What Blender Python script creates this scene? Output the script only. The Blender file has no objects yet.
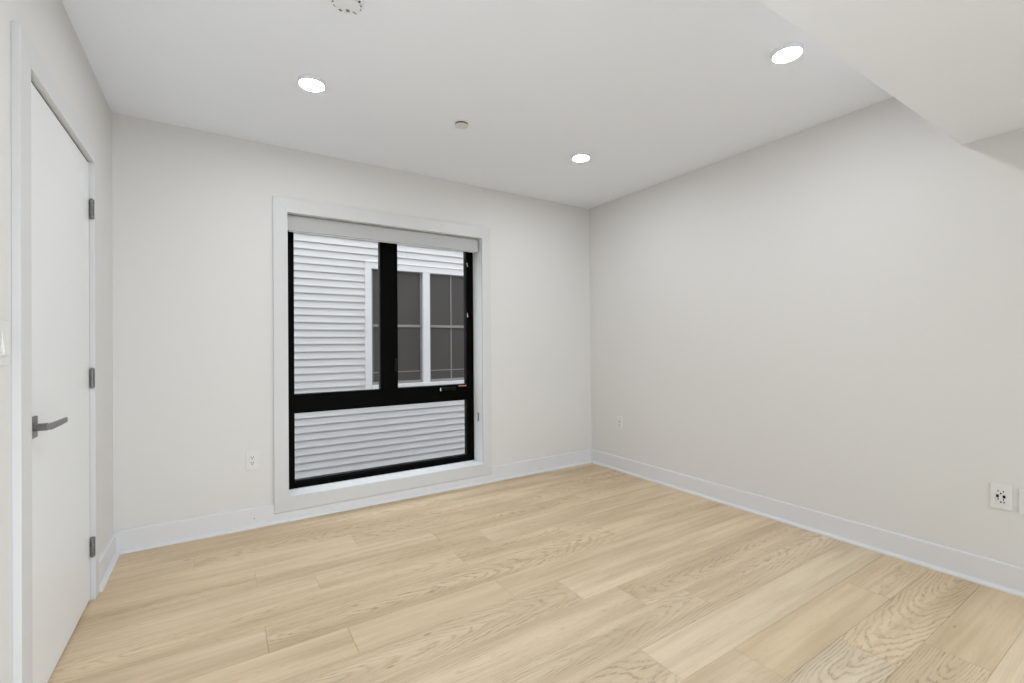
import bpy, bmesh, math, random
from mathutils import Vector, Matrix

S = bpy.context.scene
COL = S.collection
PI = math.pi

# ------------------------------------------------------------------ camera
cam_data = bpy.data.cameras.new('camera')
cam = bpy.data.objects.new('camera', cam_data)
COL.objects.link(cam)
S.camera = cam
cam_data.sensor_width = 36.0
cam_data.lens = 460.02 / 1024 * 36.0
cam_data.clip_start = 0.02
CAM_POS = Vector((0.5114, -3.4983, 1.2))
yaw, pitch, roll = 0.5697, 0.0049, -0.0075
fw = Vector((math.sin(yaw) * math.cos(pitch), math.cos(yaw) * math.cos(pitch), math.sin(pitch)))
rt = Vector((math.cos(yaw), -math.sin(yaw), 0))
up = rt.cross(fw)
rt2 = rt * math.cos(roll) + up * math.sin(roll)
up2 = -rt * math.sin(roll) + up * math.cos(roll)
M3 = Matrix((rt2, up2, -fw)).transposed()
cam.matrix_world = Matrix.Translation(CAM_POS) @ M3.to_4x4()

# ------------------------------------------------------------------ sky, exposure
W = bpy.data.worlds.new('overcast_sky')
S.world = W
W.use_nodes = True
bg = W.node_tree.nodes['Background']
bg.inputs[0].default_value = (0.875, 0.945, 1.0, 1)
bg.inputs[1].default_value = 4.7
S.view_settings.view_transform = 'Standard'
S.view_settings.look = 'None'
S.view_settings.exposure = -0.11
S.view_settings.gamma = 1.0
S.view_settings.use_curve_mapping = False
FILL_POWER = 17.0
H_CEIL = 2.563
LAMP = 203.0          # strength of the downlight lenses
LAMP_COL = (0.935, 0.97, 1.0)
# added fill lamp without a fixture, aimed up to brighten the ceiling
bl = bpy.data.lights.new('ceiling_fill', 'AREA')
bl.shape = 'RECTANGLE'; bl.size = 1.2; bl.size_y = 0.8
bl.energy = FILL_POWER
bl.color = (0.90, 0.95, 1.0)
bl.spread = math.radians(170)
blo = bpy.data.objects.new('ceiling_fill', bl)
COL.objects.link(blo)
blo.location = (0.6, -3.2, 0.25)
blo.rotation_euler = (Vector((0.9, -1.4, H_CEIL)) - Vector(blo.location)).to_track_quat('-Z', 'Y').to_euler()
# daylight portals in the window and in the added glazed openings behind the camera
def portal(name, loc, sx, sy, rx, rz=0.0):
    l = bpy.data.lights.new(name, 'AREA')
    l.shape = 'RECTANGLE'; l.size = sx; l.size_y = sy
    l.cycles.is_portal = True
    o = bpy.data.objects.new(name, l); COL.objects.link(o)
    o.location = loc; o.rotation_euler = (rx, 0, rz)
portal('window_portal', (1.68, 0.29, 1.14), 1.5, 1.94, -PI / 2)
portal('rear_portal', (2.35, -5.74, 1.06), 2.1, 2.08, PI / 2)
portal('right_fill_portal', (3.84, -4.5, 1.06), 1.9, 2.08, PI / 2, PI / 2)
# ------------------------------------------------------------------ materials
def lin(r, g, b):
    f = lambda c: (c / 255 / 12.92) if c / 255 <= 0.04045 else ((c / 255 + 0.055) / 1.055) ** 2.4
    return (f(r), f(g), f(b), 1.0)

def mat(name, col, rough=0.5, metal=0.0, spec=0.5, bump=None, coat=0.0):
    m = bpy.data.materials.new(name)
    m.use_nodes = True
    nt = m.node_tree
    b = nt.nodes['Principled BSDF']
    b.inputs['Base Color'].default_value = col
    b.inputs['Roughness'].default_value = rough
    b.inputs['Metallic'].default_value = metal
    b.inputs['Specular IOR Level'].default_value = spec
    b.inputs['Coat Weight'].default_value = coat
    if bump:
        sc, st, dist = bump
        tc = nt.nodes.new('ShaderNodeTexCoord')
        n = nt.nodes.new('ShaderNodeTexNoise')
        n.inputs['Scale'].default_value = sc
        n.inputs['Detail'].default_value = 4
        bp = nt.nodes.new('ShaderNodeBump')
        bp.inputs['Strength'].default_value = st
        bp.inputs['Distance'].default_value = dist
        nt.links.new(tc.outputs['Object'], n.inputs['Vector'])
        nt.links.new(n.outputs['Fac'], bp.inputs['Height'])
        nt.links.new(bp.outputs['Normal'], b.inputs['Normal'])
    return m

M_WALL = mat('wall_paint', (0.735, 0.724, 0.709, 1), 0.65, spec=0.25, bump=(220, 0.08, 0.002))
M_CEIL = mat('ceiling_paint', (0.860, 0.890, 0.942, 1), 0.85, spec=0.2, bump=(220, 0.08, 0.002))
M_TRIM = mat('semi_gloss_trim_paint', (0.675, 0.675, 0.68, 1), 0.4, spec=0.3)
M_BASE = mat('baseboard_paint', (0.745, 0.745, 0.765, 1), 0.4, spec=0.3)
M_LINER = mat('daylit_jamb_liner', (0.86, 0.865, 0.87, 1), 0.3, spec=0.4)  # made lighter than the casing to stand in for daylight on jambs and sill
M_DOOR = mat('door_paint', (0.81, 0.815, 0.825, 1), 0.35, spec=0.4, bump=(35, 0.05, 0.002))
M_BLACK = mat('black_aluminium', (0.0016, 0.0015, 0.0012, 1), 0.45, spec=0.035, bump=(400, 0.05, 0.001))
M_GASKET = mat('glazing_gasket', (0.004, 0.005, 0.005, 1), 0.3, spec=0.12)
M_BRONZE = mat('dark_nickel', (0.215, 0.212, 0.21, 1), 0.36, metal=0.8)
M_DARK = mat('dark_gap', (0.015, 0.015, 0.015, 1), 0.7)
M_SLOT = mat('slot_dark', (0.008, 0.008, 0.008, 1), 0.7, spec=0.1)
M_PLATE = mat('white_plastic', (0.755, 0.755, 0.745, 1), 0.35, spec=0.3)
M_FIX = mat('white_fixture', (0.83, 0.842, 0.86, 1), 0.45)
M_VENT = mat('grey_vent', (0.20, 0.20, 0.20, 1), 0.6)
M_STEEL = mat('bright_steel', (0.6, 0.6, 0.58, 1), 0.25, metal=1.0)
M_TAG = mat('orange_tag', lin(190, 130, 105), 0.5)
M_SIDING = mat('vinyl_siding', (0.63, 0.60, 0.60, 1), 0.5, spec=0.2, bump=(60, 0.1, 0.002))
M_OTRIM = mat('exterior_white_trim', (0.73, 0.70, 0.71, 1), 0.5)
M_OSASH = mat('weathered_sash', (0.25, 0.23, 0.223, 1), 0.5)
M_SCREEN = mat('insect_screen', (0.080, 0.070, 0.066, 1), 0.55, spec=0.25, bump=(900, 0.3, 0.001))
M_GROUND = mat('gravel', (0.22, 0.21, 0.2, 1), 0.9, bump=(40, 0.5, 0.02))

def make_fabric():
    m = mat('grey_blind_fabric', (0.47, 0.465, 0.46, 1), 0.8, spec=0.2)
    nt = m.node_tree
    b = nt.nodes['Principled BSDF']
    tc = nt.nodes.new('ShaderNodeTexCoord')
    mp = nt.nodes.new('ShaderNodeMapping')
    mp.inputs['Scale'].default_value = (260, 260, 700)
    n = nt.nodes.new('ShaderNodeTexNoise')
    n.inputs['Scale'].default_value = 1.0
    mr = nt.nodes.new('ShaderNodeMix')
    mr.data_type = 'RGBA'
    mr.inputs[6].default_value = (0.450, 0.451, 0.452, 1)
    mr.inputs[7].default_value = (0.550, 0.551, 0.552, 1)
    L = nt.links.new
    L(tc.outputs['Object'], mp.inputs[0]); L(mp.outputs[0], n.inputs['Vector'])
    L(n.outputs['Fac'], mr.inputs[0]); L(mr.outputs[2], b.inputs['Base Color'])
    return m
M_FABRIC = make_fabric()

def make_glass():
    m = bpy.data.materials.new('clear_glass')
    m.use_nodes = True
    nt = m.node_tree
    nt.nodes.remove(nt.nodes['Principled BSDF'])
    out = nt.nodes['Material Output']
    tr = nt.nodes.new('ShaderNodeBsdfTransparent')
    tr.inputs[0].default_value = (0.95, 0.965, 0.965, 1)
    gl = nt.nodes.new('ShaderNodeBsdfGlossy')
    gl.inputs['Roughness'].default_value = 0.01
    # Schlick reflectance, the same from both sides of the pane
    geo = nt.nodes.new('ShaderNodeNewGeometry')
    dt = nt.nodes.new('ShaderNodeVectorMath'); dt.operation = 'DOT_PRODUCT'
    nt.links.new(geo.outputs['Incoming'], dt.inputs[0]); nt.links.new(geo.outputs['Normal'], dt.inputs[1])
    def mth(op, a, b=None):
        n = nt.nodes.new('ShaderNodeMath'); n.operation = op
        for k, v in enumerate((a, b)):
            if v is None: continue
            if isinstance(v, (int, float)): n.inputs[k].default_value = v
            else: nt.links.new(v, n.inputs[k])
        return n
    fr = mth('ADD', mth('MULTIPLY', mth('POWER', mth('SUBTRACT', 1.0, mth('ABSOLUTE', dt.outputs['Value']).outputs[0]).outputs[0], 6.0).outputs[0], 0.9).outputs[0], 0.0)
    mx = nt.nodes.new('ShaderNodeMixShader')
    nt.links.new(fr.outputs[0], mx.inputs[0])
    nt.links.new(tr.outputs[0], mx.inputs[1])
    nt.links.new(gl.outputs[0], mx.inputs[2])
    nt.links.new(mx.outputs[0], out.inputs[0])
    return m
M_GLASS = make_glass()

def make_lens():
    m = bpy.data.materials.new('lit_lens')
    m.use_nodes = True
    nt = m.node_tree
    nt.nodes.remove(nt.nodes['Principled BSDF'])
    e = nt.nodes.new('ShaderNodeEmission')
    e.inputs[0].default_value = (*LAMP_COL, 1)
    e.inputs[1].default_value = LAMP
    nt.links.new(e.outputs[0], nt.nodes['Material Output'].inputs[0])
    return m
M_LENS = make_lens()

def make_oak():
    m = bpy.data.materials.new('light_oak_planks')
    m.use_nodes = True
    nt = m.node_tree
    N = nt.nodes.new
    L = nt.links.new
    b = nt.nodes['Principled BSDF']
    def math_(op, a, c=None, d=None):
        n = N('ShaderNodeMath'); n.operation = op
        for i, v in enumerate((a, c, d)):
            if v is None: continue
            if isinstance(v, (int, float)): n.inputs[i].default_value = v
            else: L(v, n.inputs[i])
        return n.outputs[0]
    def noise(vec, detail=3, scale=1.0, rough=0.5):
        n = N('ShaderNodeTexNoise')
        n.inputs['Scale'].default_value = scale
        n.inputs['Detail'].default_value = detail
        n.inputs['Roughness'].default_value = rough
        L(vec, n.inputs['Vector'])
        return n.outputs['Fac']
    def vec(x, y, z):
        c = N('ShaderNodeCombineXYZ')
        for i, v in enumerate((x, y, z)):
            if isinstance(v, (int, float)): c.inputs[i].default_value = v
            else: L(v, c.inputs[i])
        return c.outputs[0]
    def mixc(f, a, c, mode='MIX'):
        n = N('ShaderNodeMix'); n.data_type = 'RGBA'; n.blend_type = mode
        if isinstance(f, (int, float)): n.inputs[0].default_value = f
        else: L(f, n.inputs[0])
        for i, v in ((6, a), (7, c)):
            if isinstance(v, tuple): n.inputs[i].default_value = v
            else: L(v, n.inputs[i])
        return n.outputs[2]
    def ramp(v, lo, hi, a=0.0, c=1.0):
        n = N('ShaderNodeMapRange'); n.interpolation_type = 'SMOOTHSTEP'
        n.inputs[1].default_value = lo; n.inputs[2].default_value = hi
        n.inputs[3].default_value = a; n.inputs[4].default_value = c
        L(v, n.inputs[0])
        return n.outputs[0]
    uv = N('ShaderNodeUVMap'); uv.uv_map = 'plank_uv'
    sx = N('ShaderNodeSeparateXYZ'); L(uv.outputs[0], sx.inputs[0])
    u, v = sx.outputs[0], sx.outputs[1]
    a1 = N('ShaderNodeAttribute'); a1.attribute_name = 'plank_tone'
    s1 = N('ShaderNodeSeparateColor'); L(a1.outputs['Color'], s1.inputs[0])
    tone, grey, seed = s1.outputs[0], s1.outputs[1], s1.outputs[2]
    a2 = N('ShaderNodeAttribute'); a2.attribute_name = 'plank_grain'
    s2 = N('ShaderNodeSeparateColor'); L(a2.outputs['Color'], s2.inputs[0])
    hh, slope, contrast = s2.outputs[0], s2.outputs[1], s2.outputs[2]
    sd = math_('MULTIPLY', seed, 57.0)
    # growth rings: a log cut along its length, arches where the cut nears the heart
    n1 = noise(vec(math_('MULTIPLY', u, 4.0), math_('MULTIPLY', v, 14.0), sd), 4, 1.0, 0.6)
    n2 = noise(vec(math_('MULTIPLY', u, 1.1), math_('MULTIPLY', v, 5.0), math_('ADD', sd, 9.0)), 2)
    vc = math_('MULTIPLY_ADD', math_('SUBTRACT', n2, 0.5), 0.10, v)
    depth = math_('MULTIPLY_ADD', math_('SUBTRACT', slope, 0.5), math_('MULTIPLY', u, 0.26), math_('MULTIPLY', hh, 0.22))
    depth = math_('MULTIPLY_ADD', math_('SUBTRACT', n1, 0.5), 0.045, depth)
    r = math_('SQRT', math_('ADD', math_('MULTIPLY', vc, vc), math_('MULTIPLY', depth, depth)))
    fr = math_('FRACT', math_('MULTIPLY', r, 92.0))
    tri = math_('ABSOLUTE', math_('SUBTRACT', math_('MULTIPLY', fr, 2.0), 1.0))
    ring = ramp(tri, 0.42, 1.0)
    # broken up by pores along the grain
    pore = noise(vec(math_('MULTIPLY', u, 26.0), math_('MULTIPLY', v, 420.0), sd), 2)
    patchy = ramp(noise(vec(math_('MULTIPLY', u, 5.0), math_('MULTIPLY', v, 22.0), math_('ADD', sd, 40.0)), 2), 0.35, 0.62, 0.40, 1.0)
    porem = math_('MULTIPLY', patchy, ramp(pore, 0.38, 0.62, 0.15, 1.0))
    ringc = math_('MULTIPLY', math_('MULTIPLY', ring, porem), contrast)
    streak = noise(vec(math_('MULTIPLY', u, 1.3), math_('MULTIPLY', v, 34.0), math_('ADD', sd, 3.0)), 4)
    broad = noise(vec(math_('MULTIPLY', u, 1.1), math_('MULTIPLY', v, 7.0), math_('ADD', sd, 21.0)), 2)
    warm_l, warm_d = OAK_LIGHT, OAK_DARK
    col = mixc(tone, warm_d, warm_l)
    col = mixc(math_('MULTIPLY', grey, 0.75), col, OAK_GREY)
    col = mixc(ramp(broad, 0.30, 0.70, 0.0, 0.80), col, mixc(1.0, col, (0.75, 0.72, 0.665, 1), 'MULTIPLY'))
    col = mixc(ramp(streak, 0.35, 0.72, 0.0, 0.60), col, mixc(1.0, col, (0.82, 0.79, 0.74, 1), 'MULTIPLY'))
    col = mixc(ramp(pore, 0.52, 0.75, 0.0, 0.28), col, mixc(1.0, col, (0.78, 0.75, 0.70, 1), 'MULTIPLY'))
    col = mixc(ringc, col, mixc(1.0, col, (0.52, 0.455, 0.395, 1), 'MULTIPLY'))
    # knots
    kv = N('ShaderNodeTexVoronoi'); kv.inputs['Scale'].default_value = 1.0
    L(vec(math_('MULTIPLY', u, 1.9), math_('MULTIPLY', v, 5.2), sd), kv.inputs['Vector'])
    knot = ramp(kv.outputs['Distance'], 0.012, 0.05, 0.55, 0.0)
    col = mixc(knot, col, (0.20, 0.145, 0.095, 1))
    L(col, b.inputs['Base Color'])
    b.inputs['Roughness'].default_value = 0.55
    b.inputs['Specular IOR Level'].default_value = 0.28
    bp = N('ShaderNodeBump'); bp.inputs['Strength'].default_value = 0.12; bp.inputs['Distance'].default_value = 0.001
    L(math_('SUBTRACT', pore, ringc), bp.inputs['Height'])
    L(bp.outputs[0], b.inputs['Normal'])
    return m
OAK_LIGHT = (0.840, 0.672, 0.472, 1)
OAK_DARK = (0.715, 0.556, 0.374, 1)
OAK_GREY = (0.735, 0.640, 0.505, 1)
M_OAK = make_oak()

# ------------------------------------------------------------------ helpers
def box(bm, x0, x1, y0, y1, z0, z1, bev=0.0, seg=2, mi=0):
    t = bmesh.new()
    bmesh.ops.create_cube(t, size=1)
    for v in t.verts:
        v.co = Vector(((x0 + x1) / 2 + v.co.x * (x1 - x0), (y0 + y1) / 2 + v.co.y * (y1 - y0), (z0 + z1) / 2 + v.co.z * (z1 - z0)))
    if bev > 0:
        bmesh.ops.bevel(t, geom=list(t.edges), offset=bev, segments=seg, profile=0.5, affect='EDGES')
    for f in t.faces: f.material_index = mi
    merge(bm, t)

def merge(bm, t):
    bmesh.ops.recalc_face_normals(t, faces=t.faces)
    me = bpy.data.meshes.new('tmp')
    t.to_mesh(me); t.free()
    bm.from_mesh(me)
    bpy.data.meshes.remove(me)

def prism(bm, pts, axis, a0, a1, bev=0.0):
    """outline pts (2D) extruded along an axis: 'x' -> pts are (y,z); 'y' -> (x,z); 'z' -> (x,y)"""
    t = bmesh.new()
    def P(p, a):
        return {'x': (a, p[0], p[1]), 'y': (p[0], a, p[1]), 'z': (p[0], p[1], a)}[axis]
    A = [t.verts.new(P(p, a0)) for p in pts]
    B = [t.verts.new(P(p, a1)) for p in pts]
    t.faces.new(A); t.faces.new(B[::-1])
    n = len(pts)
    for i in range(n):
        t.faces.new((A[i], B[i], B[(i + 1) % n], A[(i + 1) % n]))
    bmesh.ops.recalc_face_normals(t, faces=t.faces)
    if bev > 0:
        bmesh.ops.bevel(t, geom=list(t.edges), offset=bev, segments=2, profile=0.5, affect='EDGES')
    merge(bm, t)

def lathe(bm, prof, seg=48, mt=None):
    """prof: (r, z) pairs turned about z; closed at r=0 ends"""
    t = bmesh.new()
    rings = []
    for r, z in prof:
        if r < 1e-6: rings.append([t.verts.new((0, 0, z))])
        else: rings.append([t.verts.new((r * math.cos(2 * PI * i / seg), r * math.sin(2 * PI * i / seg), z)) for i in range(seg)])
    for A, B in zip(rings, rings[1:]):
        if len(A) == 1 and len(B) == 1: continue
        for i in range(seg):
            j = (i + 1) % seg
            if len(A) == 1: t.faces.new((A[0], B[i], B[j]))
            elif len(B) == 1: t.faces.new((A[i], B[0], A[j]))
            else: t.faces.new((A[i], B[i], B[j], A[j]))
    if mt is not None: bmesh.ops.transform(t, matrix=mt, verts=t.verts)
    merge(bm, t)

def cyl(bm, p0, p1, r, seg=24, bev=0.0):
    p0, p1 = Vector(p0), Vector(p1)
    d = p1 - p0
    Lh = d.length
    mt = Matrix.Translation(p0) @ d.to_track_quat('Z', 'Y').to_matrix().to_4x4()
    e = min(bev, r * 0.9)
    prof = [(0, 0), (r - e, 0), (r, e), (r, Lh - e), (r - e, Lh), (0, Lh)] if e > 0 else [(0, 0), (r, 0), (r, Lh), (0, Lh)]
    lathe(bm, prof, seg, mt)

def obj(name, bm, m, parent=None, smooth=None, origin=None, label=None):
    if origin is not None and parent is None:
        bmesh.ops.translate(bm, verts=bm.verts, vec=-Vector(origin))
    me = bpy.data.meshes.new(name)
    bm.to_mesh(me); bm.free()
    for mm in (m if isinstance(m, (list, tuple)) else [m]): me.materials.append(mm)
    o = bpy.data.objects.new(name, me)
    COL.objects.link(o)
    if origin is not None and parent is None: o.location = origin
    if parent is not None:
        o.parent = parent
        # meshes of children are written in world coordinates unless the parent is a prototype at the origin
        o.matrix_parent_inverse = Matrix.Translation(-parent.location) if parent.get('_w') else Matrix()
    if smooth:
        for p in me.polygons: p.use_smooth = True
        try: me.set_sharp_from_angle(angle=math.radians(smooth))
        except Exception: pass
    if label: o['label'] = label
    return o

def struct(name, bm, m, label=None, cat=None, **k):
    o = obj(name, bm, m, **k)
    o['kind'] = 'structure'
    if label: o['label'] = label
    if cat: o['category'] = cat
    return o

def thing(name, label, cat, loc=(0, 0, 0), group=None, kind=None, world=False, rotz=0):
    o = bpy.data.objects.new(name, None)
    COL.objects.link(o)
    o.empty_display_size = 0.1
    o.location = loc
    o.rotation_euler = (0, 0, rotz)
    o['label'] = label; o['category'] = cat
    if group: o['group'] = group
    if kind: o['kind'] = kind
    if world: o['_w'] = 1
    return o

def dup(root, loc, label, rotz=None):
    r = root.copy(); COL.objects.link(r); r.location = loc
    if rotz is not None: r.rotation_euler = (0, 0, rotz)
    r['label'] = label
    for ch in list(root.children):
        c = ch.copy(); COL.objects.link(c); c.parent = r
        for g in list(ch.children):
            d = g.copy(); COL.objects.link(d); d.parent = c
    return r

# ------------------------------------------------------------------ room dimensions
RW, H = 3.698, 2.563            # room width (x), ceiling height
YR = -5.6                       # rear wall
T = 0.15                        # wall thickness
SOF_Y, SOF_Z = -2.766, 2.195    # dropped part of the ceiling
WX0, WX1, WZ0, WZ1 = 0.918, 2.443, 0.162, 2.116   # window opening (lined)
DY0, DY1, DZ = -1.465, -0.576, 2.081              # door opening (lined)

# ------------------------------------------------------------------ floor
def build_floor():
    rnd = random.Random(11)
    PW, Y0 = 0.195, 0.095
    known = {1: [1.95], 2: [0.4], 3: [1.215], 4: [0.675, 1.656, 2.885], 5: [0.935, 1.914], 6: [1.653, 2.37], 7: [0.677, 2.615],
             8: [0.973, 1.693], 9: [0.30, 1.956], 10: [0.62, 2.163], 11: [0.75, 2.416], 12: [0.5, 1.90], 13: [0.8, 2.21, 3.147],
             14: [1.05, 2.62], 15: [1.2, 2.868]}
    special = {}   # (row, index) -> tone, grey, h, slope, contrast
    special[(14, 2)] = (0.35, 0.05, 0.42, 0.03, 0.85)
    special[(14, 1)] = (0.60, 0.85, 0.50, 0.10, 1.0)
    special[(15, 1)] = (0.40, 0.25, 0.50, 0.05, 0.95)
    special[(15, 2)] = (0.20, 0.05, 0.30, 0.55, 0.15)
    special[(13, 2)] = (0.30, 0.05, 0.40, 0.52, 0.10)
    special[(12, 1)] = (0.65, 0.60, 0.45, 0.95, 0.9)
    special[(12, 2)] = (0.80, 0.60, 0.45, 0.55, 0.12)
    special[(9, 1)] = (0.45, 0.25, 0.15, 0.92, 0.75)
    special[(9, 2)] = (1.00, 0.25, 0.40, 0.55, 0.25)
    special[(7, 1)] = (0.55, 0.05, 0.22, 0.95, 0.95)
    special[(6, 0)] = (0.55, 0.0, 0.10, 0.10, 0.6)
    special[(3, 1)] = (0.50, 0.0, 0.20, 0.90, 0.8)
    special[(2, 1)] = (0.60, 0.0, 0.18, 0.10, 0.7)
    special[(4, 2)] = (0.30, 0.0, 0.16, 0.90, 0.75)
    special[(6, 1)] = (0.35, 0.05, 0.20, 0.92, 0.8)
    special[(8, 1)] = (0.35, 0.10, 0.40, 0.5, 0.15)
    special[(8, 2)] = (0.40, 0.15, 0.40, 0.5, 0.15)
    special[(11, 1)] = (0.45, 0.55, 0.08, 0.85, 0.55)
    special[(10, 1)] = (0.55, 0.40, 0.12, 0.15, 0.40)
    bm = bmesh.new()
    uvl = bm.loops.layers.uv.new('plank_uv')
    c1 = bm.loops.layers.float_color.new('plank_tone')
    c2 = bm.loops.layers.float_color.new('plank_grain')
    XA, XB = -0.62, RW + 0.05
    g = 0.0003
    for row in range(0, 31):
        yt = Y0 - PW * row
        yb = yt - PW
        js = known.get(row)
        if js is None:
            x = rnd.uniform(0.2, 1.4); js = []
            while x < XB - 0.3:
                js.append(x); x += rnd.uniform(1.1, 1.7)
        edges = [XA] + js + [XB]
        for i, (xa, xb) in enumerate(zip(edges, edges[1:])):
            sp = special.get((row, i))
            if sp: tone, grey, hh, sl, ct = sp
            else:
                tone = rnd.uniform(0.25, 0.85)
                grey = rnd.uniform(0, 0.25) if row < 9 else rnd.uniform(0.1, 0.5)
                hh = rnd.choice([rnd.uniform(0.05, 0.2), rnd.uniform(0.2, 0.55)])
                sl = rnd.choice([rnd.uniform(0.0, 0.2), rnd.uniform(0.8, 1.0), rnd.uniform(0.4, 0.6)])
                ct = rnd.choice([0.2, 0.35, 0.5, 0.65])
            seed = rnd.random()
            ec = 0.0011
            x0, x1, y0, y1 = xa + g, xb - g, yb + g, yt - g
            # top face with a micro bevel on each edge
            o = [(x0, y0, -0.0012), (x1, y0, -0.0012), (x1, y1, -0.0012), (x0, y1, -0.0012)]
            n = [(x0 + ec, y0 + ec, 0), (x1 - ec, y0 + ec, 0), (x1 - ec, y1 - ec, 0), (x0 + ec, y1 - ec, 0)]
            ov = [bm.verts.new(p) for p in o]; nv = [bm.verts.new(p) for p in n]
            lv = [bm.verts.new((p[0], p[1], -0.02)) for p in o]
            fs = [bm.faces.new(nv)]
            for k in range(4):
                j = (k + 1) % 4
                fs.append(bm.faces.new((ov[k], ov[j], nv[j], nv[k])))
                fs.append(bm.faces.new((lv[k], lv[j], ov[j], ov[k])))
            xc, yc = (xa + xb) / 2 + rnd.uniform(-0.3, 0.3), (ya_ := (yt + yb) / 2) + rnd.uniform(-0.03, 0.03)
            for f in fs:
                for lp in f.loops:
                    lp[uvl].uv = (lp.vert.co.x - xc, lp.vert.co.y - yc)
                    lp[c1] = (tone, grey, seed, 1)
                    lp[c2] = (hh, sl, ct, 1)
    # subfloor under the joints
    t = bmesh.new()
    vs = [t.verts.new(p) for p in ((XA, YR - 0.3, -0.016), (XB, YR - 0.3, -0.016), (XB, 0.1, -0.016), (XA, 0.1, -0.016))]
    t.faces.new(vs)
    for f in t.faces: f.material_index = 1
    me = bpy.data.meshes.new('t'); t.to_mesh(me); t.free(); bm.from_mesh(me); bpy.data.meshes.remove(me)
    struct('floor', bm, [M_OAK, mat('plank_joint', (0.52, 0.415, 0.28, 1), 0.8)],
           'light oak plank floor running parallel to the window wall', 'floor')
build_floor()

# ------------------------------------------------------------------ walls and ceiling
bm = bmesh.new()
yo = 0.30
box(bm, -T, WX0 - 0.02, 0, yo, -0.3, H + T)
box(bm, WX1 + 0.02, RW + T, 0, yo, -0.3, H + T)
box(bm, WX0 - 0.02, WX1 + 0.02, 0, yo, -0.3, WZ0 - 0.02)
box(bm, WX0 - 0.02, WX1 + 0.02, 0, yo, WZ1 + 0.02, H + T)
box(bm, -12.0, 16.0, yo - 0.12, yo, H + T - 0.01, 14.0)  # unseen outer wall, added upwards and sideways to shade the siding opposite
box(bm, -12.0, -T, yo - 0.12, yo, -2.6, H + T)
box(bm, RW + T, 16.0, yo - 0.12, yo, -2.6, H + T)
box(bm, -T, RW + T, yo - 0.12, yo, -2.6, -0.29)
struct('wall_back', bm, M_WALL, 'off-white painted wall that holds the black window', 'wall')
bm = bmesh.new()
PY0, PY1, PZ1 = -5.45, -3.55, 2.10
box(bm, RW, RW + T, PY1, 0, -0.3, H + T)
box(bm, RW, RW + T, YR - T, PY0, -0.3, H + T)
box(bm, RW, RW + T, PY0, PY1, PZ1, H + T)
box(bm, RW, RW + T, PY0, PY1, -0.3, 0.0)
struct('wall_right', bm, M_WALL, 'bare off-white wall at the right, meeting the dropped ceiling', 'wall')
bm = bmesh.new()
box(bm, -T, 0, DY1 + 0.02, 0, -0.3, H + T)
box(bm, -T, 0, YR - T, DY0 - 0.02, -0.3, H + T)
box(bm, -T, 0, DY0 - 0.02, DY1 + 0.02, DZ + 0.02, H + T)
# unseen box added behind the door to keep sky light out of its gaps
box(bm, -0.75, -0.65, DY0 - 0.15, DY1 + 0.15, -0.3, H + T)
box(bm, -0.70, -T + 0.01, DY0 - 0.15, DY0 - 0.05, -0.3, H + T)
box(bm, -0.70, -T + 0.01, DY1 + 0.05, DY1 + 0.15, -0.3, H + T)
box(bm, -0.70, -T + 0.01, DY0 - 0.10, DY1 + 0.10, H, H + T)
struct('wall_left', bm, M_WALL, 'off-white wall at the left with the closed white door', 'wall')
bm = bmesh.new()
PX0, PX1 = 1.30, 3.40
box(bm, -T, PX0, YR - T, YR, -0.3, H + T)
box(bm, PX1, RW + T, YR - T, YR, -0.3, H + T)
box(bm, PX0, PX1, YR - T, YR, PZ1, H + T)
box(bm, PX0, PX1, YR - T, YR, -0.3, 0.0)
struct('wall_rear', bm, M_WALL, 'off-white wall behind the camera', 'wall')
bm = bmesh.new()
box(bm, -T, RW + T, YR - T, yo, H, H + T)
struct('ceiling', bm, M_CEIL, 'flat white ceiling with three lit downlights', 'ceiling')
bm = bmesh.new()
box(bm, -0.005, RW + 0.005, YR - 0.005, SOF_Y, SOF_Z, H + 0.005, 0.001)
struct('ceiling_soffit', bm, M_CEIL, 'dropped white ceiling section at the upper right near the camera', 'ceiling')

# unseen glazed opening added to let fill daylight in from the right
pd = thing('fill_opening_right', 'glazed opening added for fill daylight in the right wall behind the camera', 'door', (RW, PY0, 0), kind='structure', world=True)
bm = bmesh.new()
xd0, xd1 = RW + 0.05, RW + 0.11
box(bm, xd0, xd1, PY0, PY0 + 0.06, 0, PZ1, 0.002)
box(bm, xd0, xd1, PY1 - 0.06, PY1, 0, PZ1, 0.002)
box(bm, xd0, xd1, PY0, PY1, 0, 0.06, 0.002)
box(bm, xd0, xd1, PY0, PY1, PZ1 - 0.06, PZ1, 0.002)
box(bm, xd0, xd1, -4.53, -4.47, 0, PZ1, 0.002)
obj('fill_opening_frame', bm, M_BLACK, pd)
for ya, yb_ in ((PY0 + 0.055, -4.525), (-4.475, PY1 - 0.055)):
    bm = bmesh.new()
    box(bm, RW + 0.077, RW + 0.083, ya, yb_, 0.055, PZ1 - 0.055)
    obj('glass_pane', bm, M_GLASS, pd)

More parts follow.
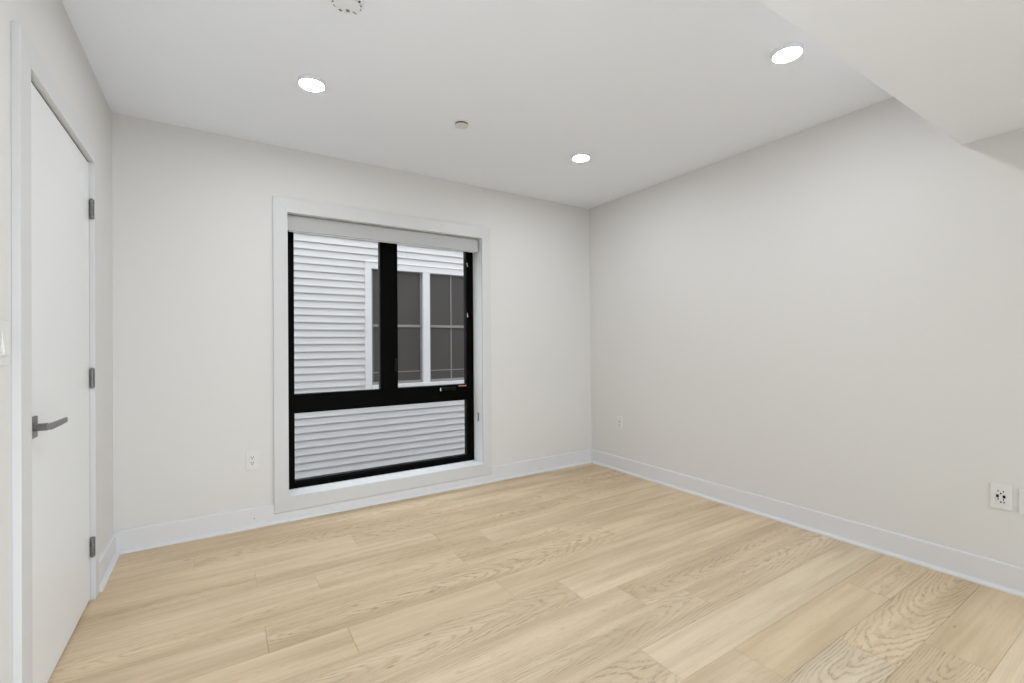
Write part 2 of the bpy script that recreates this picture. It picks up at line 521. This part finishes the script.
pd = thing('fill_opening_rear', 'glazed opening added for fill daylight in the rear wall behind the camera', 'door', (PX0, YR, 0), kind='structure', world=True)  # second unseen opening, added for fill daylight from the rear
bm = bmesh.new()
yd0, yd1 = YR - 0.11, YR - 0.05
box(bm, PX0, PX0 + 0.06, yd0, yd1, 0, PZ1, 0.002)
box(bm, PX1 - 0.06, PX1, yd0, yd1, 0, PZ1, 0.002)
box(bm, PX0, PX1, yd0, yd1, 0, 0.06, 0.002)
box(bm, PX0, PX1, yd0, yd1, PZ1 - 0.06, PZ1, 0.002)
box(bm, 2.32, 2.38, yd0, yd1, 0, PZ1, 0.002)
obj('fill_opening_frame', bm, M_BLACK, pd)
for xa, xb in ((PX0 + 0.055, 2.325), (2.375, PX1 - 0.055)):
    bm = bmesh.new()
    box(bm, xa, xb, YR - 0.083, YR - 0.077, 0.055, PZ1 - 0.055)
    obj('glass_pane', bm, M_GLASS, pd)

# ------------------------------------------------------------------ baseboards with shoe moulding
BH, BT, SH = 0.129, 0.015, 0.019
CAS_X0, CAS_X1, CAS_Z0, CAS_Z1 = 0.831, 2.524, 0.068, 2.213
def shoe_prof(sgn=1):
    pts = [(0, 0)]
    pts.append((-SH * sgn, 0))
    for k in range(0, 7):
        a = k / 6 * PI / 2
        pts.append((-SH * math.cos(a) * sgn, 0.005 + 0.014 * math.sin(a)))
    return pts
def base_prof(h, s=1):
    c = 0.005
    return [(0, 0), (-BT * s, 0), (-BT * s, h - c), (-(BT - 0.002) * s, h - c * 0.3), (-(BT - c) * s, h), (0, h)]
# back wall: outline in (y, z), run along x
bm = bmesh.new()
prism(bm, base_prof(BH), 'x', BT, CAS_X0 - 0.001)
prism(bm, base_prof(CAS_Z0 - 0.0025), 'x', CAS_X0 - 0.001, CAS_X1 + 0.001)
prism(bm, base_prof(BH), 'x', CAS_X1 + 0.001, RW - BT)
b1 = struct('baseboard_back', bm, M_BASE, 'white baseboard running under the window', 'baseboard')
bm = bmesh.new()
prism(bm, [(y - BT, z) for y, z in shoe_prof()], 'x', BT, RW - BT)
obj('shoe_molding', bm, M_BASE, b1, smooth=40)
bm = bmesh.new()
cyl(bm, (0.713, -BT - 0.0005, 0.058), (0.713, -BT + 0.002, 0.058), 0.0035, 12)
obj('nail_hole', bm, M_VENT, b1)
# right wall: outline in (x, z), run along y
bm = bmesh.new()
prism(bm, [(RW + x, z) for x, z in base_prof(BH)], 'y', -3.55, 0)
b2 = struct('baseboard_right', bm, M_BASE, 'white baseboard along the bare right wall', 'baseboard')
bm = bmesh.new()
prism(bm, [(RW - BT + x, z) for x, z in shoe_prof()], 'y', -3.55, 0)
obj('shoe_molding', bm, M_BASE, b2, smooth=40)
# left wall, both sides of the door
DC = 0.094
bm = bmesh.new()
prism(bm, [(-x, z) for x, z in base_prof(BH)], 'y', -0.506, 0)
prism(bm, [(-x, z) for x, z in base_prof(BH)], 'y', YR, DY0 - DC)
b3 = struct('baseboard_left', bm, M_BASE, 'white baseboard between the door and the left corner', 'baseboard')
bm = bmesh.new()
prism(bm, [(BT - x, z) for x, z in shoe_prof()], 'y', -0.506, 0)
prism(bm, [(BT - x, z) for x, z in shoe_prof()], 'y', YR, DY0 - DC)
obj('shoe_molding', bm, M_BASE, b3, smooth=40)
bm = bmesh.new()
prism(bm, base_prof(BH, -1), 'x', BT, 1.30)
prism(bm, base_prof(BH, -1), 'x', 3.40, RW - BT)
bmesh.ops.translate(bm, verts=bm.verts, vec=(0, YR, 0))
struct('baseboard_rear', bm, M_BASE, 'white baseboard on the wall behind the camera', 'baseboard')

# ------------------------------------------------------------------ window casing (trim_1) and lining
def mitred(bm, x0, x1, z0, z1, ix0, ix1, iz0, iz1, y0, y1, bev, bottom=True):
    g = 0.0005
    boards = [[(x0, z0), (ix0 , iz0), (ix0, iz1), (x0, z1)],
              [(x1, z0), (x1, z1), (ix1, iz1), (ix1, iz0)],
              [(x0, z1), (ix0, iz1), (ix1, iz1), (x1, z1)]]
    if bottom: boards.append([(x0, z0), (x1, z0), (ix1, iz0), (ix0, iz0)])
    for b in boards:
        cx = sum(p[0] for p in b) / 4; cz = sum(p[1] for p in b) / 4
        prism(bm, b, 'y', y0, y1, bev)
bm = bmesh.new()
mitred(bm, CAS_X0, CAS_X1, CAS_Z0, CAS_Z1, WX0 + 0.002, WX1 - 0.002, WZ0 - 0.001, WZ1, -0.018, 0.0, 0.0008)
t1 = struct('trim_1', bm, M_TRIM, 'wide flat white casing framing the black window', 'window casing')
bm = bmesh.new()
yb = 0.30
box(bm, WX0 - 0.02, WX0, -0.0005, yb, WZ0 - 0.02, WZ1 + 0.02)
obj('jamb', bm, M_LINER, t1)
bm = bmesh.new()
box(bm, WX1, WX1 + 0.02, -0.0005, yb, WZ0 - 0.02, WZ1 + 0.02)
obj('jamb', bm, M_LINER, t1)
bm = bmesh.new()
box(bm, WX0, WX1, -0.0005, yb, WZ1, WZ1 + 0.02)
obj('head_jamb', bm, M_LINER, t1)
bm = bmesh.new()
box(bm, WX0, WX1, -0.0005, yb, WZ0 - 0.02, WZ0)
# small stop strip on the sill against the frame
box(bm, WX0, WX1, 0.128, 0.155, WZ0, WZ0 + 0.004, 0.001)
obj('sill', bm, M_LINER, t1)

# ------------------------------------------------------------------ the black window
FY, GY = 0.155, 0.205
w = thing('window_1', 'tall black-framed window with two upper panes over one wide lower pane', 'window', (WX0, FY, WZ0), kind='structure', world=True)
ix0, ix1, iz0, iz1 = 0.980, 2.377, 0.217, 2.05
MX0, MX1, TZ0, TZ1 = 1.609, 1.749, 0.707, 0.844
bm = bmesh.new()
D1 = 0.216
box(bm, WX0 + 0.001, ix0, FY, D1, WZ0 + 0.001, WZ1 - 0.001, 0.0015)
box(bm, ix1, WX1 - 0.001, FY, D1, WZ0 + 0.001, WZ1 - 0.001, 0.0015)
box(bm, ix0 - 0.001, ix1 + 0.001, FY + 0.0005, D1, WZ0 + 0.001, iz0 - 0.012, 0.0015)
box(bm, ix0 - 0.001, ix1 + 0.001, FY + 0.0005, D1, iz1, WZ1 - 0.001, 0.0015)
obj('window_frame', bm, M_BLACK, w)
bm = bmesh.new()
# glazing beads, one step back from the frame face
box(bm, ix0 - 0.002, ix1 + 0.002, FY + 0.017, GY + 0.009, iz0 - 0.013, iz0, 0.002)
box(bm, ix1 - 0.001, ix1 + 0.002, FY + 0.018, GY + 0.009, iz0, TZ0, 0.002)
box(bm, ix0 - 0.002, ix0 + 0.001, FY + 0.018, GY + 0.009, iz0, TZ0, 0.002)
obj('glazing_bead', bm, M_GASKET, w)
bm = bmesh.new()
box(bm, ix0 - 0.001, ix1 + 0.001, FY + 0.0003, D1, TZ0, TZ1, 0.0015)
obj('transom_rail', bm, M_BLACK, w)
bm = bmesh.new()
box(bm, MX0, MX1, FY + 0.0006, D1, TZ1 - 0.002, iz1 + 0.002, 0.0015)
# slim line where the sash meets the post
box(bm, MX0 + 0.062, MX0 + 0.064, FY - 0.0008, FY + 0.002, TZ1, iz1)
obj('mullion', bm, M_BLACK, w)
bm = bmesh.new()
s = 0.012
box(bm, MX0 - 0.001, MX0 + 0.001, FY + 0.02, GY + 0.009, TZ1, iz1, 0.002)
box(bm, ix0 - 0.001, ix0 + 0.002, FY + 0.02, GY + 0.009, TZ1, iz1, 0.001)
obj('sash_edge', bm, M_GASKET, w)
bm = bmesh.new()
box(bm, ix1 - 0.001, ix1 + 0.001, FY + 0.02, GY + 0.009, TZ1, iz1, 0.002)
box(bm, MX1 - 0.001, MX1 + 0.003, FY + 0.02, GY + 0.009, TZ1, iz1, 0.001)
box(bm, MX1, ix1, FY + 0.004, GY + 0.009, TZ1 - 0.004, TZ1 + 0.003, 0.001)
cs = obj('casement_sash', bm, M_GASKET, w)
for x0, x1, z0, z1 in ((ix0 - 0.005, MX0 + 0.005, TZ1 - 0.005, iz1 + 0.005), (MX1 - 0.005, ix1 + 0.005, TZ1 - 0.005, iz1 + 0.005), (ix0 - 0.005, ix1 + 0.005, iz0 - 0.005, TZ0 + 0.005)):
    bm = bmesh.new()
    box(bm, x0, x1, GY, GY + 0.006, z0, z1)
    obj('glass_pane', bm, M_GLASS, w)
# folding crank handle on the transom, hinge plates on the right stile, sash lock on the mullion
bm = bmesh.new()
box(bm, 2.110, 2.262, FY - 0.014, FY + 0.001, 0.803, 0.829, 0.004)
cyl(bm, (2.250, FY - 0.022, 0.818), (2.250, FY - 0.010, 0.818), 0.008, 16, 0.002)
h = obj('crank_handle', bm, M_GASKET, w, smooth=40, label='black folding crank handle')
bm = bmesh.new()
box(bm, 2.108, 2.118, FY - 0.022, FY - 0.012, 0.800, 0.826, 0.002)
obj('crank_pivot', bm, M_STEEL, h, label='bright steel pivot')
bm = bmesh.new()
box(bm, 2.290, 2.366, FY - 0.004, FY + 0.001, 0.829, 0.839, 0.001)
obj('warning_tag', bm, M_TAG, w, label='small orange tag')
for z in (1.906, 1.458):
    bm = bmesh.new()
    t = bmesh.new()
    cyl(bm, (2.383, FY - 0.006, z - 0.018), (2.378, FY - 0.006, z + 0.016), 0.0035, 10, 0.001)
    box(bm, 2.379, 2.389, FY - 0.004, FY + 0.001, z - 0.02, z - 0.006, 0.001)
    obj('hinge_pin', bm, M_STEEL, w, label='small bright steel pin')
bm = bmesh.new()
box(bm, 1.722, 1.738, FY - 0.012, FY + 0.001, 0.98, 1.08, 0.003)
cyl(bm, (1.730, FY - 0.014, 1.085), (1.730, FY + 0.0, 1.085), 0.006, 14, 0.001)
obj('sash_lock', bm, M_GASKET, w, smooth=40)

# ------------------------------------------------------------------ roller blind, rolled up
rb = thing('roller_blind', 'grey fabric-wrapped roller blind cassette, rolled up at the top of the window', 'blind', (0.93, 0.05, 2.1), world=True)
bm = bmesh.new()
box(bm, 0.923, 2.428, 0.034, 0.046, 2.003, 2.110, 0.002)
box(bm, 0.923, 2.428, 0.040, 0.112, 2.098, 2.110, 0.002)
obj('fascia', bm, M_FABRIC, rb)
bm = bmesh.new()
box(bm, 2.428, 2.432, 0.033, 0.115, 2.002, 2.111, 0.002)
obj('end_cap', bm, mat('cassette_plastic', (0.45, 0.45, 0.45, 1), 0.4), rb)
bm = bmesh.new()
box(bm, 0.919, 0.923, 0.033, 0.115, 2.002, 2.111, 0.0015)
obj('end_cap', bm, bpy.data.materials['cassette_plastic'], rb)
bm = bmesh.new()
cyl(bm, (0.924, 0.078, 2.050), (2.427, 0.078, 2.050), 0.030, 32)
obj('roller', bm, M_FABRIC, rb, smooth=40)
bm = bmesh.new()
box(bm, 0.935, 2.420, 0.048, 0.060, 1.998, 2.015, 0.003)
obj('bottom_bar', bm, M_FIX, rb)
bm = bmesh.new()
for z in (2.113,):
    box(bm, 0.95, 2.40, 0.06, 0.10, 2.109, 2.116, 0.001)
obj('mounting_rail', bm, M_VENT, rb)

# chain tension clip on the right jamb
tc_ = thing('chain_tensioner', 'small clear cord clip screwed to the right window jamb', 'cord clip', (WX1, 0.066, 0.56), world=True)
bm = bmesh.new()
box(bm, WX1 - 0.004, WX1, 0.058, 0.076, 0.520, 0.606, 0.0015)
obj('clip_body', bm, M_PLATE, tc_)
bm = bmesh.new()
box(bm, WX1 - 0.012, WX1 - 0.003, 0.058, 0.063, 0.525, 0.590, 0.001)
cyl(bm, (WX1 - 0.012, 0.060, 0.583), (WX1 - 0.002, 0.060, 0.583), 0.006, 14, 0.001)
cyl(bm, (WX1 - 0.011, 0.072, 0.600), (WX1 - 0.002, 0.062, 0.588), 0.003, 10)
obj('screw', bm, M_VENT, tc_)

# ------------------------------------------------------------------ door casing (trim_2)
CT = 0.020
bm = bmesh.new()
y0, y1 = DY0 - DC, -0.506
zt = DZ + 0.088
prism(bm, [(y0, 0.0), (DY0, 0.0), (DY0, DZ), (y0, zt)], 'x', 0.0, CT, 0.0012)
prism(bm, [(DY1, 0.0), (y1, 0.0), (y1, zt), (DY1, DZ)], 'x', 0.0, CT, 0.0012)
prism(bm, [(y0, zt), (DY0, DZ), (DY1, DZ), (y1, zt)], 'x', 0.0, CT, 0.0012)
t2 = struct('trim_2', bm, M_TRIM, 'flat white casing around the closed door', 'door casing')
for (a, b_) in ((DY0 - 0.02, DY0 + 0.0005), (DY1 - 0.0005, DY1 + 0.02)):
    bm = bmesh.new()
    box(bm, -T, 0.0005, a, b_, 0.0, DZ + 0.02)
    obj('jamb', bm, M_TRIM, t2)
bm = bmesh.new()
box(bm, -T, 0.0005, DY0, DY1, DZ - 0.0005, DZ + 0.02)
obj('head_jamb', bm, M_TRIM, t2)
bm = bmesh.new()
box(bm, -0.058, -0.044, DY0, DY0 + 0.016, 0.0, DZ)
box(bm, -0.058, -0.044, DY1 - 0.016, DY1, 0.0, DZ)
box(bm, -0.058, -0.044, DY0, DY1, DZ - 0.016, DZ)
obj('door_stop', bm, M_TRIM, t2)

# ------------------------------------------------------------------ door
d = thing('door_1', 'closed plain white slab door with dark lever handle at the left', 'door', (0, DY1, 0), kind='structure', world=True)
bm = bmesh.new()
box(bm, -0.042, 0.0, DY0 + 0.003, DY1 - 0.003, 0.010, DZ - 0.009, 0.0012)
obj('slab', bm, M_DOOR, d)
box_gap_shade = bmesh.new()  # dark strip standing in for the shade in the gap above the door
box(box_gap_shade, -0.036, -0.003, DY0 + 0.004, DY1 - 0.004, DZ - 0.0085, DZ - 0.0008)
obj('head_gap_shade', box_gap_shade, M_DARK, d)
hy, hz = -1.392, 0.938
bm = bmesh.new()
box(bm, 0.0, 0.008, hy - 0.034, hy + 0.034, hz - 0.035, hz + 0.035, 0.0015)
ro = obj('rosette', bm, M_BRONZE, d, label='square dark nickel rosette')
bm = bmesh.new()
cyl(bm, (0.007, hy, hz), (0.040, hy, hz), 0.0125, 24, 0.001)
cyl(bm, (0.038, hy, hz), (0.046, hy, hz), 0.010, 24, 0.001)
# flat lever reaching towards the hinges
t = bmesh.new()
sec = []
for k in range(9):
    f = k / 8
    yy = hy - 0.010 + f * 0.165
    th = 0.0065 - 0.002 * f
    hh_ = 0.0105 - 0.0015 * f
    xx = 0.046 + 0.006 * math.sin(f * PI / 2)
    zz = hz + 0.001
    sec.append([t.verts.new((xx + a * th, yy, zz + c * hh_)) for a, c in ((-1, -1), (1, -1), (1, 1), (-1, 1))])
for A, B in zip(sec, sec[1:]):
    for i in range(4): t.faces.new((A[i], A[(i + 1) % 4], B[(i + 1) % 4], B[i]))
t.faces.new(sec[0][::-1]); t.faces.new(sec[-1])
bmesh.ops.recalc_face_normals(t, faces=t.faces)
long_e = [e for e in t.edges if abs((e.verts[0].co - e.verts[1].co).y) > 0.001]
bmesh.ops.bevel(t, geom=long_e, offset=0.002, segments=2, profile=0.5, affect='EDGES')
merge(bm, t)
obj('lever', bm, M_BRONZE, d, smooth=35, label='dark nickel lever')
for zc in (1.8555, 1.052, 0.252):
    bm = bmesh.new()
    L2 = 0.0450
    yk = DY1 - 0.004
    # leaf on the jamb edge and leaf on the door edge
    box(bm, 0.0008, CT - 0.001, DY1 - 0.0022, DY1, zc - L2, zc + L2)
    hg = obj('hinge', bm, M_BRONZE, d, label='dark nickel butt hinge')
    bm = bmesh.new()
    for k in range(5):
        a0 = zc - L2 + k * (2 * L2 / 5) + 0.0013
        a1 = zc - L2 + (k + 1) * (2 * L2 / 5) - 0.0013
        cyl(bm, (0.0105, yk - 0.004, a0), (0.0105, yk - 0.004, a1), 0.0084, 20, 0.001)
    cyl(bm, (0.0105, yk - 0.004, zc - L2 - 0.004), (0.0105, yk - 0.004, zc + L2 + 0.004), 0.0045, 16, 0.001)
    obj('knuckle', bm, M_BRONZE, hg, smooth=40)
    bm = bmesh.new()
    for k in (-1, 1):
        for q in (-0.5, 0.5):
            zz = zc + (k * 0.55 + q * 0.28) * L2
            cyl(bm, (0.0165, DY1 - 0.0028, zz), (0.0165, DY1 - 0.002, zz), 0.0020, 12)
    obj('screw', bm, M_DARK, hg)

# ------------------------------------------------------------------ downlights
def make_downlight(label):
    t = thing('recessed_light', label, 'ceiling light', (0.927, -0.952, H), group='recessed lights in the white ceiling')
    bm = bmesh.new()
    lathe(bm, [(0.0588, -0.0210), (0.0615, -0.0225), (0.0645, -0.0205), (0.0655, -0.012), (0.0655, 0.0)], 64)
    obj('trim_ring', bm, M_FIX, t, smooth=50)
    bm = bmesh.new()
    lathe(bm, [(0, -0.0215), (0.0585, -0.0213), (0.0600, -0.016)], 64)
    obj('lens', bm, M_LENS, t, smooth=60, label='glowing white lens')
    return t
dl = make_downlight('round lit downlight in the ceiling left of the window, nearest the door wall')
dup(dl, (2.742, -0.965, H), 'round lit downlight nearest the far right corner of the room, smallest in view')
dup(dl, (2.764, -2.390, H), 'round lit downlight beside the dropped ceiling section at the upper right, largest in view')
dup(dl, (0.93, -2.382, H), 'unseen lit downlight kept as a light source in the high ceiling just above the picture, near the door')  # fourth lamp, out of view, added for the light it gives

# ------------------------------------------------------------------ sprinkler cover and smoke detector
sp = thing('sprinkler_cover', 'small flat round sprinkler cover plate in the middle of the ceiling', 'sprinkler', (1.79, -0.942, H))
bm = bmesh.new()
lathe(bm, [(0, -0.0125), (0.038, -0.0125), (0.0415, -0.0115), (0.0415, -0.0095), (0, -0.0095)], 40)
obj('cover_plate', bm, mat('satin_cover', (0.66, 0.66, 0.66, 1), 0.45), sp, smooth=40)
bm = bmesh.new()
lathe(bm, [(0.0, -0.0095), (0.038, -0.0095), (0.038, 0.0)], 40)
obj('cup', bm, M_DARK, sp, smooth=40)  # coloured dark to stand for the shadow in the gap above the plate

sm = thing('smoke_detector', 'round white smoke detector with dark vents at the top edge of the ceiling', 'smoke detector', (0.948, -1.626, H))
bm = bmesh.new()
lathe(bm, [(0, -0.010), (0.060, -0.010), (0.0655, -0.007), (0.0665, 0.0)], 56)
obj('base', bm, M_FIX, sm, smooth=40)
bm = bmesh.new()
lathe(bm, [(0.056, -0.0095), (0.055, -0.014), (0, -0.014)], 56)
obj('vent_core', bm, M_FIX, sm, smooth=40)
bm = bmesh.new()
lathe(bm, [(0, -0.027), (0.030, -0.027), (0.046, -0.024), (0.050, -0.020), (0.048, -0.018), (0, -0.018)], 56)
obj('dome', bm, M_FIX, sm, smooth=40)
bm = bmesh.new()
rnd = random.Random(4)
for k in range(14):
    a = 2 * PI * k / 14 + 0.15
    wd = (0.006, 0.003, 0.010)[k % 3]
    t = bmesh.new()
    bmesh.ops.create_cube(t, size=1)
    bmesh.ops.scale(t, vec=(0.008, wd, 0.0045), verts=t.verts)
    bmesh.ops.transform(t, matrix=Matrix.Rotation(a, 4, 'Z') @ Matrix.Translation((0.052, 0, -0.0125)), verts=t.verts)
    merge(bm, t)
obj('vent', bm, M_SLOT, sm)
bm = bmesh.new()
for a, r, sx_, sy_ in ((1.2, 0.020, 0.014, 0.014), (2.1, 0.036, 0.009, 0.011), (0.5, 0.037, 0.016, 0.003)):
    t = bmesh.new()
    bmesh.ops.create_cube(t, size=1)
    bmesh.ops.scale(t, vec=(sx_, sy_, 0.003), verts=t.verts)
    bmesh.ops.transform(t, matrix=Matrix.Rotation(a, 4, 'Z') @ Matrix.Translation((r, 0, -0.0265)), verts=t.verts)
    merge(bm, t)
obj('sensor_grille', bm, M_VENT, sm)

# ------------------------------------------------------------------ wall plates. Built facing -y at the origin, then turned
def plate_bm(wd, ht, th=0.006):
    bm = bmesh.new()
    box(bm, -wd / 2, wd / 2, -th, 0, -ht / 2, ht / 2, 0.0018, 2)
    return bm
def slots(bm, items):
    for kind, x, z in items:
        if kind == 'slot': box(bm, x - 0.0015, x + 0.0015, -0.0092, -0.0075, z - 0.0048, z + 0.0048)
        elif kind == 'round': cyl(bm, (x, -0.0092, z), (x, -0.0075, z), 0.0037, 14)
        elif kind == 'usb': box(bm, x - 0.0047, x + 0.0047, -0.0092, -0.0075, z - 0.0072, z + 0.0072)
        elif kind == 'dot': box(bm, x - 0.0025, x + 0.0025, -0.0092, -0.0075, z - 0.003, z + 0.003)
def make_outlet(label, items, loc, rotz, wd=0.072, ht=0.126):
    t = thing('wall_outlet', label, 'outlet', loc, group='wall outlets', rotz=rotz)
    obj('cover_plate', plate_bm(wd, ht), M_PLATE, t)
    bm = bmesh.new()
    box(bm, -0.0175, 0.0175, -0.0085, -0.004, -0.0345, 0.0345, 0.0012)
    rc = obj('receptacle', bm, M_PLATE, t)
    bm = bmesh.new()
    slots(bm, items)
    obj('slot', bm, M_SLOT, rc)
    return t
duplex = [('slot', -0.0065, 0.021), ('slot', 0.0065, 0.021), ('round', 0, 0.0095), ('slot', -0.0065, -0.014), ('slot', 0.0065, -0.014), ('round', 0, -0.0255)]
usb = [('slot', -0.009, 0.027), ('slot', 0.009, 0.027), ('round', 0, 0.0165), ('usb', -0.0112, 0.0025), ('usb', 0.0112, 0.0025),
       ('slot', -0.009, -0.0125), ('slot', 0.009, -0.0125), ('round', 0, -0.025), ('dot', 0.011, -0.025)]
o1 = make_outlet('white duplex outlet on the window wall, between left corner and window', duplex, (0.703, 0, 0.443), 0)
o2 = dup(o1, (RW, -0.396, 0.445), 'small white duplex outlet on the right wall near the far corner', -PI / 2)
o3 = make_outlet('white outlet with two dark charging ports at the lower right of the photo', usb, (RW, -2.8955, 0.444), -PI / 2, 0.074, 0.122)

bp_ = thing('wall_plate', 'plain white wall plate cut off by the right edge of the photo', 'wall plate', (RW, -2.992, 0.441), rotz=-PI / 2)
obj('cover_plate', plate_bm(0.076, 0.122), M_PLATE, bp_)
bm = bmesh.new()
box(bm, -0.0175, 0.0175, -0.0085, -0.004, -0.0345, 0.0345, 0.0012)
ins = obj('insert', bm, M_PLATE, bp_)
bm = bmesh.new()
cyl(bm, (0, -0.0115, 0), (0, -0.0075, 0), 0.0055, 18, 0.0008)
obj('jack', bm, M_STEEL, ins)

sw = thing('light_switch', 'white rocker light switch left of the door at the photo edge', 'light switch', (0, -1.6345, 1.213), rotz=PI / 2)
obj('cover_plate', plate_bm(0.074, 0.126), M_PLATE, sw)
bm = bmesh.new()
# rocker pressed in at the top
prism(bm, [(-0.004, 0.033), (-0.0068, 0.033), (-0.0085, 0.0), (-0.0125, -0.031), (-0.0120, -0.033), (-0.004, -0.033)], 'x', -0.0165, 0.0165, 0.0006)
obj('rocker', bm, M_PLATE, sw)

# ------------------------------------------------------------------ the neighbouring house across the gap
NY = 3.5
nb = thing('neighboring_house', 'neighbouring house wall of pale clapboard siding seen through the window', 'house', (3.3, NY, -2.5), world=True)
PITCH, ZREF = 0.1032, 0.594
wx0, wx1, wz0, wz1 = 2.373, 4.335, 0.53, 2.445
bm = bmesh.new()
rnd = random.Random(7)
k = -30
while True:
    z0 = ZREF + PITCH * k
    if z0 > 4.4: break
    # courses are split round the window and at staggered butt joints
    spans = [(-12.0, 16.0)]
    if z0 + PITCH > wz0 + 0.01 and z0 < wz1 - 0.01: spans = [(-12.0, wx0 + 0.01), (wx1 - 0.01, 16.0)]
    base = 3.028 if k % 3 == 1 else (3.646 if k % 3 == 2 else 3.33 + 5)
    for a, b_ in spans:
        xs = [a]
        x = base - 3.66 * 5
        while x < b_:
            if x > a + 0.05: xs.append(x)
            x += 3.66
        xs.append(b_)
        for xa, xb in zip(xs, xs[1:]):
            z1 = z0 + PITCH
            prism(bm, [(NY, z0), (NY, z1 + 0.004), (NY - 0.002, z1 + 0.004), (NY - 0.0245, z0 + 0.004), (NY - 0.0235, z0), (NY - 0.018, z0 + 0.005)], 'x', xa + 0.001, xb - 0.001)
    k += 1
obj('siding', bm, M_SIDING, nb)
bm = bmesh.new()
box(bm, -12, 16, NY + 0.0, NY + 0.2, -2.5, wz0)
box(bm, -12, 16, NY + 0.0, NY + 0.2, wz1, 4.45)
box(bm, -12, wx0 + 0.05, NY + 0.0, NY + 0.2, wz0, wz1)
box(bm, wx1 - 0.05, 16, NY + 0.0, NY + 0.2, wz0, wz1)
box(bm, -12, 16, NY + 0.3, NY + 0.4, -2.5, 4.45)
obj('sheathing', bm, mat('sheathing_wrap', (0.3, 0.3, 0.31, 1), 0.8), nb)
bm = bmesh.new()
mz0, mz1 = 3.290, 3.402
yt = NY - 0.038
box(bm, wx0, wx0 + 0.096, yt, NY + 0.05, wz0, wz1, 0.003)
box(bm, wx1 - 0.096, wx1, yt, NY + 0.05, wz0, wz1, 0.003)
box(bm, wx0 + 0.096, wx1 - 0.096, yt, NY + 0.05, wz1 - 0.094, wz1, 0.003)
box(bm, wx0 + 0.096, wx1 - 0.096, yt - 0.02, NY + 0.05, wz0, wz0 + 0.062, 0.004)
box(bm, mz0, mz1, yt + 0.002, NY + 0.05, wz0 + 0.06, wz1 - 0.094, 0.003)
box(bm, wx0 - 0.01, wx1 + 0.01, yt - 0.012, NY, wz1, wz1 + 0.014, 0.003)
nt_ = obj('window_trim', bm, M_OTRIM, nb, label='white trim around the twin windows')
for xa, xb in ((wx0 + 0.096, mz0), (mz1, wx1 - 0.096)):
    za, zb = wz0 + 0.062, wz1 - 0.094
    bm = bmesh.new()
    fy = NY + 0.012
    st = 0.032
    box(bm, xa, xa + st, fy, fy + 0.05, za, zb, 0.003)
    box(bm, xb - st, xb, fy, fy + 0.05, za, zb, 0.003)
    box(bm, xa, xb, fy, fy + 0.05, zb - 0.012, zb, 0.003)
    box(bm, xa, xb, fy - 0.004, fy + 0.05, za, za + 0.042, 0.004)
    box(bm, xa, xb, fy - 0.006, fy + 0.05, 1.472, 1.512, 0.004)
    # slim bars showing through the screen
    xm = (xa + xb) / 2 - 0.02
    box(bm, xm - 0.009, xm + 0.009, fy + 0.006, fy + 0.02, za, zb, 0.001)
    box(bm, xa, xb, fy + 0.0105, fy + 0.02, 0.770, 0.782, 0.001)
    ow = obj('double_hung_window', bm, M_OSASH, nb, label='dark screened sash window')
    bm = bmesh.new()
    box(bm, xa, xb, fy + 0.012, fy + 0.018, za, zb)
    obj('screen', bm, M_SCREEN, ow)
bm = bmesh.new()
box(bm, -40, 44, -40, 30, -2.6, -2.5)
struct('ground', bm, M_GROUND, 'ground of the narrow gap between the houses', 'ground')
for o in bpy.data.objects:
    if '_w' in o: del o['_w']
